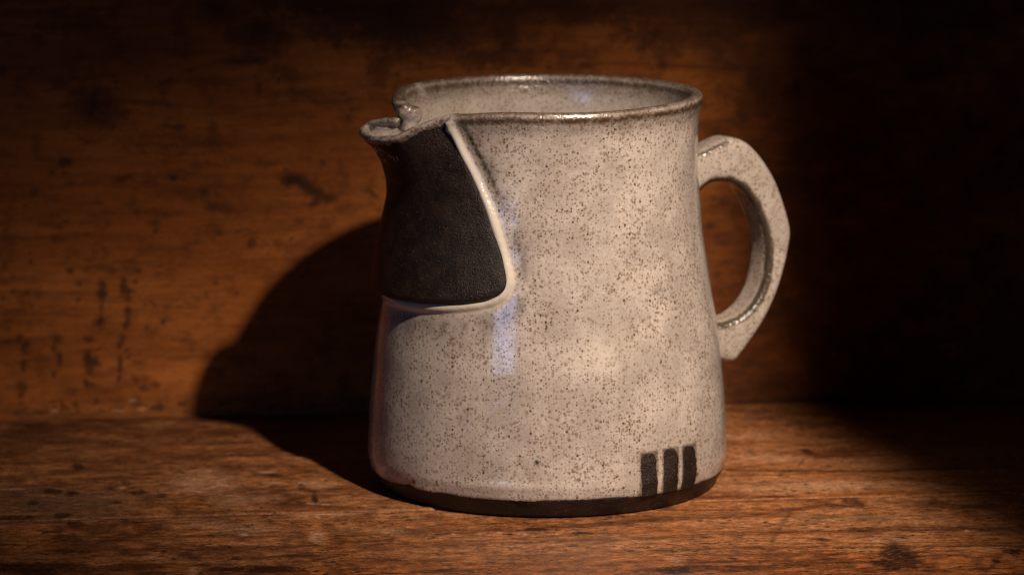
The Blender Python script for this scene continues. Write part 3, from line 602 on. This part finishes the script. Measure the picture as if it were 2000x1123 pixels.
# upper wall with the gap for the spout
zt = 782.0
zo = np.concatenate([np.arange(596, 760, 7.0), [763]])
prof = [(float(rbody(z)), z) for z in zo]
ro, ri = float(rbody(770)), float(rbody(770))-25.0
for t in np.linspace(0.05, 0.95, 11):
    a = math.pi*t
    prof.append(((ro+ri)/2+(ro-ri)/2*np.sign(math.cos(a))*abs(math.cos(a))**0.7, 768+14*math.sin(a)**0.75))
prof += [(float(rinner(z)), z) for z in zo[::-1]]
def shift(u, z):
    a = psi(z)+hw(z)
    b = -82.0+360+0*z
    return a+(b-a)*u
add(*closed_sweep(prof, np.linspace(0, 1, 330), shift, False))

def tube(path, rad, n=14):
    path = np.array(path)
    rad = np.broadcast_to(np.asarray(rad, float), (len(path),))
    T = np.gradient(path, axis=0)
    T /= np.linalg.norm(T, axis=1)[:, None]
    V = []
    for p, t, r in zip(path, T, rad):
        a = np.array([p[0], p[1], 0])
        a /= np.linalg.norm(a)
        a = a-t*(a@t)
        a /= np.linalg.norm(a)
        b = np.cross(t, a)
        k = np.linspace(0, 2*np.pi, n, endpoint=False)[:, None]
        V.append(p+r*(np.cos(k)*a+np.sin(k)*b))
    V = np.concatenate(V)
    m = len(path)
    F = [[i*n+j, (i+1)*n+j, (i+1)*n+(j+1) % n, i*n+(j+1) % n] for i in range(m-1) for j in range(n)]
    F += [list(range(n)), [(m-1)*n+k for k in range(n)][::-1]]
    return V, F

def ball(c, r, n=16, sq=(1, 1, 1)):
    th = np.linspace(0.12, math.pi-0.12, n)
    ph = np.linspace(0, 2*np.pi, 2*n, endpoint=False)
    T, P2 = np.meshgrid(th, ph, indexing='ij')
    V = np.stack([np.sin(T)*np.cos(P2)*sq[0], np.sin(T)*np.sin(P2)*sq[1], np.cos(T)*sq[2]], -1).reshape(-1, 3)*r+np.array(c)
    m = 2*n
    F = [[i*m+j, (i+1)*m+j, (i+1)*m+(j+1) % m, i*m+(j+1) % m] for i in range(n-1) for j in range(m)]
    F += [list(range(m))[::-1], [(n-1)*m+k for k in range(m)]]
    return V, F

# bead of thick glaze along the seam, right and bottom and up the far side
sp = []
for (p0, z0), (p1, z1) in zip(SEAM[:-1], SEAM[1:]):
    for t in np.linspace(0, 1, 10, endpoint=False):
        sp.append((p0+(p1-p0)*t, z0+(z1-z0)*t))
sp = np.array(sp+[tuple(SEAM[-1])])
for _ in range(6):
    sp[1:-1] = (sp[:-2]+sp[1:-1]*2+sp[2:])/4
far = np.array([(2*psi(z)-p, z) for p, z in sp[::-1]])
U = np.concatenate([sp, far[1:]])
Uz = lathe_point(rbody(U[:, 1])-1.0, U[:, 1], U[:, 0])
brad = np.interp(U[:, 1], [386, 455, 640, 740, 770], [8.8, 8.8, 8.2, 9.8, 11.0])+1.4*vnoise(np.arange(len(U))/7.0, np.arange(len(U))*0.0, 77)
nb_ = int(len(U)*0.62)
add(*tube(Uz[3:nb_], brad[3:nb_]))
def on_body(phi, z, dr=0.0):
    return lathe_point(np.array([rbody(z)+dr]), np.array([float(z)]), np.array([float(phi)]))[0]
add(*ball(on_body(-36.8, 763, -7), 13.0))
add(*ball(on_body(-38.0, 750, -2), 11.0))
# the far end of the rim is rolled inwards into a soft lobe
def polar(pl):
    return np.array([(r*math.sin(R(p)), -r*math.cos(R(p)), z) for p, r, z in pl])
roll = [(-98, 294, 767), (-90, 294, 766.5), (-85, 294, 764), (-80.5, 291, 757), (-77.5, 284, 749), (-77, 275, 745), (-78.5, 267, 741), (-80, 262, 737)]
add(*tube(polar(roll), [10, 12.5, 14.5, 15.5, 16.5, 17.5, 18, 16]))
add(*ball(polar(roll[-2:-1])[0], 18.5))
add(*tube(polar([(-79, 272, 744), (-79, 273, 730), (-80, 275, 712), (-80, 277, 680)]), 17))

body_me, co = remesh(np.concatenate(parts_v), parts_f, 3.0, 10)
x, y, z = co.T
rad = np.hypot(x, y)
phi = np.degrees(np.arctan2(x, -y))
zrel = z-ztilt(phi)*sstep(z, 590, 775)
outer = rad > rbody(np.clip(zrel, 0, 785))-WALLT*0.5
# distance to the seam, unrolled
Ux, Uy = np.radians(U[:, 0])*320, U[:, 1]
dist = np.full(len(co), 1e3)
side = np.zeros(len(co))
near_k = np.nonzero((phi > -140) & (phi < 25) & (z > 330) & (rad > 255))[0]
px_, py_ = np.radians(phi[near_k])*320, zrel[near_k]
dd = np.full(len(near_k), 1e3)
for i in range(len(U)):
    dd = np.minimum(dd, np.hypot(px_-Ux[i], py_-Uy[i]))
dist[near_k] = dd
n_a = vnoise(phi*1.3, z/9, 900)
n_b = vnoise(phi*0.35, z/40, 901)
band = lambda t, c, w: np.exp(-((t-c)/w)**2)
brown = np.where(outer, np.maximum(1.0*band(zrel, 767+1.5*n_b, 9.5), 0.36*band(zrel, 752, 16.0)), 0)
brown = np.maximum(brown, np.where(~outer, 0.80*band(zrel, 768, 8.0)+0.35*band(zrel, 752, 14), 0))
brown = np.maximum(brown, 0.80*sstep(zrel, 773, 780))
atseam = (dist < 26) & (z > 700)
brown = np.where(atseam, brown*np.clip(dist/26, 0.12, 1), brown)
# a thin rusty line where bead meets bare clay, and glaze edge over the foot
brown = np.maximum(brown, 0.55*band(z, 36, 5.0)*(rad > 330))
white = sstep(dist, 19, 10)*(z > 330)*outer*(phi > -100)
white = np.where(z > 745, white*0.45, white)
white = np.maximum(white, 0.38*(~outer)*sstep(zrel, 755, 735))
white = np.maximum(white, 0.5*band(z, 62, 10)*band(phi, -12, 18))
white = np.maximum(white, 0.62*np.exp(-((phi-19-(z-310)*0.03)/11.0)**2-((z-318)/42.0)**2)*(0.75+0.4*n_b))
dark = band(dist, 31, 7.0)*sstep(z, 560, 660)*sstep(-z, -765, -735)*(phi > -36)*outer*0.95
dark = np.maximum(dark, 0.5*band(dist, 36, 17)*(0.55+0.6*n_b)*outer*(phi > -100))
dark = np.maximum(dark, 0.34*band(phi, 41.6, 2.6)*band(z, 424, 14))
# pin holes and drips
for ph, zz_, rr2, s in ((-46.9, 50, 5, 1.0), (54.9, 57, 4.5, 1.0), (-3.2, 112, 4.5, 0.9), (22, 80, 3, .8), (-20, 300, 3, .7), (9.5, 77, 3.5, .9), (-29, 62, 3, .7)):
    d2 = np.hypot(np.radians(wrap(phi-ph))*350, z-zz_)
    dark = np.maximum(dark, s*sstep(d2, rr2*1.5, rr2*0.6)*outer)
STRIPES = [[(30.07, 119.1),(35.62, 118.3),(36.47, 44.9),(30.81, 46.1)], [(38.67, 123.0),(44.54, 118.1),(45.1, 45.6),(39.13, 45.8)], [(47.17, 121.7),(53.36, 115.7),(54.11, 45.7),(47.26, 45.6)]]
for st in STRIPES:
    (p0, z1), (p1, z1b), (p2, z0b), (p3, z0) = st
    pc, hwid = (p0+p1+p2+p3)/4, (p1-p0)/2
    d2 = np.hypot(np.clip(np.abs(phi-pc)-hwid, 0, None)*6.2, np.clip(z-(z1+z1b)/2, 0, None))
    brown = np.maximum(brown, 0.75*sstep(d2, 7, 0.5)*outer*(z > 36))
clay = np.where((z < 35) | ((rad < 348) & (z < 46)), 1.0, 0.0)
body = finish('body', body_me, CER, jug)
for k, v in (('brown', brown), ('white', white), ('dark', dark), ('clay', clay)):
    set_attr(body, k, np.clip(v, 0, 1))

# foot: bare dark clay, turned in below the glaze
fp = [(0, 6), (300, 6), (306, 0), (328, 0), (332, 2), (336, 8), (349, 30), (351.8, 36), (350.5, 50), (0, 50)]
fp2 = []
for (a0, b0), (a1, b1) in zip(fp[:-1], fp[1:]):
    k = 6 if a0 > 300 else 2
    for t in np.linspace(0, 1, k, endpoint=False):
        fp2.append((a0+(a1-a0)*t, b0+(b1-b0)*t))
fp2.append(fp[-1])
fp2 = np.array(fp2)
ph = np.linspace(-180, 180, 300, endpoint=False)
V = []
for p in ph:
    a = math.radians(p)
    wob = 1.2*math.sin(a*2+0.6)+0.5*math.sin(5*a)
    rr_ = fp2[:, 0]+wob*(fp2[:, 0] > 300)
    V.append(np.stack([rr_*math.sin(a), -rr_*math.cos(a), fp2[:, 1]], 1))
V = np.concatenate(V)
foot = mesh_obj('foot', V, grid_faces(300, len(fp2), True), CER, jug)
set_attr(foot, 'clay', np.ones(len(V)))
for k in ('brown', 'white', 'dark'):
    set_attr(foot, k, np.zeros(len(V)))

# spout: a slab of dark clay, folded into a lip
NA, NB = 121, 110
av = np.sin(np.linspace(-1, 1, NA)*math.pi/2*0.98)/math.sin(math.pi/2*0.98)
bv = np.linspace(0, 1, NB)
Aa, Bb = np.meshgrid(av, bv, indexing='ij')
zb = np.interp(np.abs(Aa), [0, .3, .5, .75, .88, .95, .985, 1], [389, 391, 395, 404, 413, 423, 436, 455])
zl = np.interp(Aa, [-1, -.85, -.7, -.55, -.35, 0, .2, .35, .49, .65, .85, 1], [737, 731, 723, 713, 704, 702, 701, 705, 713, 733, 752, 762])
Z = zb+(zl-zb)*Bb
PH = psi(Z)+Aa*hw(Z)
PHlip = np.interp(Aa, [-1, -.85, -.7, -.55, -.35, -.15, 0], [-78.5, -86, -90.5, -91.5, -89, -82.5, -77])
up_ = sstep(Bb, 0.86, 1.0)
PH = np.where(Aa < 0, PH+(PHlip-PH)*up_, PH)
edge_d = np.minimum(np.radians(hw(Z))*310*(1-np.abs(Aa)), Z-zb)
e = np.clip(edge_d/16, 0, 1)
thick = (16+13*sstep(-Aa, -0.95, 0.1))*(1-0.5*sstep(Z, 470, 610))*np.sqrt(np.clip(1-(1-e)**2, 0, 1))
thick = np.where(Z > 690, thick*(1-0.5*sstep(Z, 690, 750)), thick)*(1-0.55*sstep(Bb, 0.72, 0.95))
flare = np.interp(Bb, [0, .2, .45, .6, .72, .82, .9, .96, 1], [1, 2, 2, 3, 9, 23, 42, 59, 74])
flare = flare+(np.interp(Bb, [0, .2, .45, .6, .72, .82, .9, .96, 1], [1, 2, 2, 3, 12, 36, 62, 73, 74])-flare)*sstep(-Aa, 0.25, 0.55)
prof_low = np.clip(1-np.abs(Aa)**2.1, 0, 1)
prof_lip = np.interp(Aa, [-1, -.85, -.7, -.55, -.35, -.15, 0, .2, .35, .49, .65, .85, 1], [-0.12, .26, .60, .82, .95, .99, 1, .99, .90, .73, .50, .20, 0])
prof_a = prof_low+(prof_lip-prof_low)*sstep(Bb, 0.45, 0.95)
RR = rbody(Z)-2+thick+flare*prof_a
a = np.radians(PH)
outer_p = np.stack([RR*np.sin(a), -RR*np.cos(a), Z], -1)
base_r = rbody(Z)-2+8+flare*prof_a
base_p = np.stack([base_r*np.sin(a), -base_r*np.cos(a), Z], -1)
nn = np.cross(np.gradient(base_p, axis=0), np.gradient(base_p, axis=1))
nn /= np.linalg.norm(nn, axis=2)[:, :, None]+1e-9
if (nn[NA//2, 5]*base_p[NA//2, 5]).sum() < 0:
    nn = -nn
inner_p = base_p-nn*(22-8*sstep(Bb, 0.8, 1.0))[:, :, None]
lip = (outer_p[:, -1]+inner_p[:, -1])/2+np.array([0, 0, 4.0])
layers = [outer_p.reshape(-1, 3), inner_p.reshape(-1, 3), lip]
V = np.concatenate(layers)
n0 = NA*NB
fo = grid_faces(NA, NB)
fi = grid_faces(NA, NB, base=n0)[:, ::-1]
F = [list(f) for f in fo]+[list(f) for f in fi]
o_i = lambda i, j: i*NB+j
for i in range(NA-1):
    F.append([o_i(i, NB-1), o_i(i+1, NB-1), 2*n0+i+1, 2*n0+i])
    F.append([2*n0+i, 2*n0+i+1, n0+o_i(i+1, NB-1), n0+o_i(i, NB-1)])
    F.append([o_i(i+1, 0), o_i(i, 0), n0+o_i(i, 0), n0+o_i(i+1, 0)])
for i, flip in ((0, 1), (NA-1, 0)):
    for j in range(NB-1):
        q4 = [o_i(i, j), o_i(i, j+1), n0+o_i(i, j+1), n0+o_i(i, j)]
        F.append(q4 if flip else q4[::-1])
    q3 = [o_i(i, NB-1), 2*n0+i, n0+o_i(i, NB-1)]
    F.append(q3 if flip else q3[::-1])
# thick clay in the floor of the lip
nlip = len(V)
for ph_, r_, z_, sz in ((-83, 318, 694, (46, 52, 19)), (-72, 306, 686, (52, 60, 19)), (-66, 286, 674, (52, 62, 19)), (-74, 282, 662, (52, 66, 19)), (-70, 262, 642, (50, 66, 22))):
    a_ = R(ph_)
    bvv, bff = ball((r_*math.sin(a_), -r_*math.cos(a_), z_), 1.0, 16, sz)
    F += [[k+len(V) for k in f] for f in bff]
    V = np.concatenate([V, bvv])
sp_me, sc = remesh(V, F, 2.6, 9)
kd = KDTree(len(V))
for i, p in enumerate(V):
    kd.insert(p, i)
kd.balance()
idx = np.array([kd.find(p)[1] for p in sc])
lab_out = idx < n0
bb = np.where(idx < n0, Bb.ravel()[np.clip(idx, 0, n0-1)], np.where(idx < 2*n0, Bb.ravel()[np.clip(idx-n0, 0, n0-1)], 1.0))
aa = np.where(idx < n0, Aa.ravel()[np.clip(idx, 0, n0-1)], 0)
lipz = (1-bb)*340
n_c = vnoise(sc[:, 0]/9, sc[:, 1]/9+sc[:, 2]/9, 950)
clay = np.where(lab_out, sstep(lipz+n_c*4, 5, 13), 0.0)
brown = np.where(lab_out, band(lipz, 8, 8)*0.8, 0)
brown = np.maximum(brown, np.where((idx >= 2*n0) & (idx < nlip), 0.5+0.4*n_c, 0))
brown = np.maximum(brown, np.where((idx >= n0) & (idx < 2*n0), 0.28*band(lipz, 0, 26)+0.1, 0))
spout = finish('spout', sp_me, CER, jug)
spout['label'] = 'dark unglazed spout with a cream glazed pouring lip'
for k, v in (('brown', brown), ('clay', clay), ('white', 0*clay), ('dark', 0*clay)):
    set_attr(spout, k, np.clip(v, 0, 1))

# handle: a thick strap, angular outside and oval inside
HO = np.array([(290, 633),(320, 643),(361, 657),(396, 670),(435, 660),(471, 627),(510, 569),(546, 473),(532, 410),(510, 346),(478, 288),(439, 238),(413, 208),(387, 213),(353, 225)], float)
HI = np.array([(291, 526),(323, 557),(344, 576),(368, 581),(397, 579),(427, 563),(455, 529),(480, 466),(485, 419),(476, 366),(455, 330),(426, 307),(398, 299),(367, 295),(335, 291)], float)
HD = np.array([math.sin(R(118)), -math.cos(R(118)), 0])
HN = np.array([math.sin(R(28)), -math.cos(R(28)), 0])
def dense(p, k=7, it=3):
    q = []
    for a0, a1 in zip(p[:-1], p[1:]):
        for t in np.linspace(0, 1, k, endpoint=False):
            q.append(a0+(a1-a0)*t)
    q = np.array(q+[p[-1]])
    for _ in range(it):
        q[1:-1] = (q[:-2]+2*q[1:-1]+q[2:])/4
    return q
def curve(p, corners, k=8, it=2):
    """smooth curve through p, turning sharply only at the corners"""
    q = []
    cut = [0]+list(corners)+[len(p)-1]
    for c0, c1 in zip(cut[:-1], cut[1:]):
        seg = p[c0:c1+1]
        ext = np.concatenate([[2*seg[0]-seg[1]], seg, [2*seg[-1]-seg[-2]]])
        for i in range(1, len(ext)-2):
            p0, p1, p2, p3 = ext[i-1:i+3]
            for t in np.linspace(0, 1, k, endpoint=False):
                q.append(0.5*(2*p1+(p2-p0)*t+(2*p0-5*p1+4*p2-p3)*t*t+(3*p1-p0-3*p2+p3)*t**3))
    q = np.array(q+[p[-1]])
    for _ in range(it):
        q[1:-1] = (q[:-2]+2*q[1:-1]+q[2:])/4
    return q
ho, hi = curve(HO, (3, 7, 12), 8, 5), dense(HI, 8, 14)
NC = 56
kk = np.linspace(0, 2*np.pi, NC, endpoint=False)
def rbox(t, r):
    c, s = math.cos(t), math.sin(t)
    ex = 0.48
    return np.sign(c)*abs(c)**ex, np.sign(s)*abs(s)**ex
cs = np.array([rbox(t, 0) for t in kk])
V, bro, wht = [], [], []
T2 = 42.0
for i, (po, pi_) in enumerate(zip(ho, hi)):
    mid, half = (po+pi_)/2, (po-pi_)/2
    for cx, cy in cs:
        w = mid+half*cx
        V.append(HD*w[0]+HN*(cy*T2)+np.array([0, 0, w[1]]))
        # closeness to the four long arrises
        k = max(0, abs(cx)-0.80)/0.2*max(0, abs(cy)-0.80)/0.2
        bro.append(min(1, k*(1.25 if cx < 0 else 0.55)))
m = len(ho)
F = [list(f) for f in np.stack([(lambda I, J: np.stack([I*NC+J, I*NC+(J+1) % NC, (I+1)*NC+(J+1) % NC, (I+1)*NC+J], -1))(*np.meshgrid(np.arange(m-1), np.arange(NC), indexing='ij'))]).reshape(-1, 4)]
F += [list(range(NC))[::-1], [(m-1)*NC+k for k in range(NC)]]
V = np.array(V)
hm, hc = remesh(V, F, 2.8, 6)
s_ = hc@HD
c_ = hc@HN
# distance from the arrises, from the swept outlines
def dist_line(poly, s, zc):
    d = np.full(len(s), 1e9)
    for a0, a1 in zip(poly[:-1:2], poly[2::2]):
        e_ = a1-a0
        t = np.clip(((s-a0[0])*e_[0]+(zc-a0[1])*e_[1])/(e_@e_), 0, 1)
        d = np.minimum(d, np.hypot(s-a0[0]-t*e_[0], zc-a0[1]-t*e_[1]))
    return d
di, do = dist_line(hi, s_, hc[:, 2]), dist_line(ho, s_, hc[:, 2])
dn = T2-np.abs(c_)
nz = vnoise(s_/12, hc[:, 2]/12, 970)
ar_i = np.hypot(di, dn)
ar_o = np.hypot(do, dn)
brown = np.maximum(1.0*sstep(ar_i, 19+3*nz, 8), 0.42*sstep(ar_o, 13+3*nz, 4))
topdark = sstep(ar_o, 15, 6)*(s_ < 392)*(hc[:, 2] > 560)
brown = np.maximum(brown, topdark)
handle = finish('handle', hm, CER, jug)
for k, v in (('brown', np.maximum(brown, 0.13+0.05*nz)), ('clay', 0*brown), ('white', 0.15+0*brown), ('dark', 0.95*sstep(ar_i, 17+3*nz, 7)+0.6*topdark)):  # overall brown tint darkens the handle, painting in the beam's soft edge
    set_attr(handle, k, np.clip(v, 0, 1))

# three bare stripes left in the glaze above the foot
for i, st in enumerate(STRIPES):
    (p0, z1), (p1, z1b), (p2, z0b), (p3, z0) = st
    nu, nv = 12, 30
    V = []
    for u in np.linspace(0, 1, nu):
        for v in np.linspace(0, 1, nv):
            zt_ = z1+(z1b-z1)*u
            corner = 9*max(0, abs(u-0.5)*2-0.45)**2/0.3
            zz_ = 35+(zt_-corner-35)*v
            pl, pr = p3+(p0-p3)*v, p2+(p1-p2)*v
            wob = 0.15*math.sin(v*7+i*2)+0.09*math.sin(v*23+i*1.7)
            shrink = 0.0 if v < 0.86 else (v-0.86)**2*9
            pp = pl+shrink+wob+(pr-pl-2*shrink+0.5*wob)*u
            V.append(lathe_point(np.array([float(rbody(zz_))+1.5]), np.array([zz_]), np.array([pp]))[0])
    o = mesh_obj('stripe', np.array(V), grid_faces(nu, nv), CER, jug)
    md = o.modifiers.new('body', 'SOLIDIFY')
    md.thickness = 3*S
    md.offset = -1
    set_attr(o, 'clay', np.ones(len(V)))
    for k in ('brown', 'white', 'dark'):
        set_attr(o, k, np.zeros(len(V)))
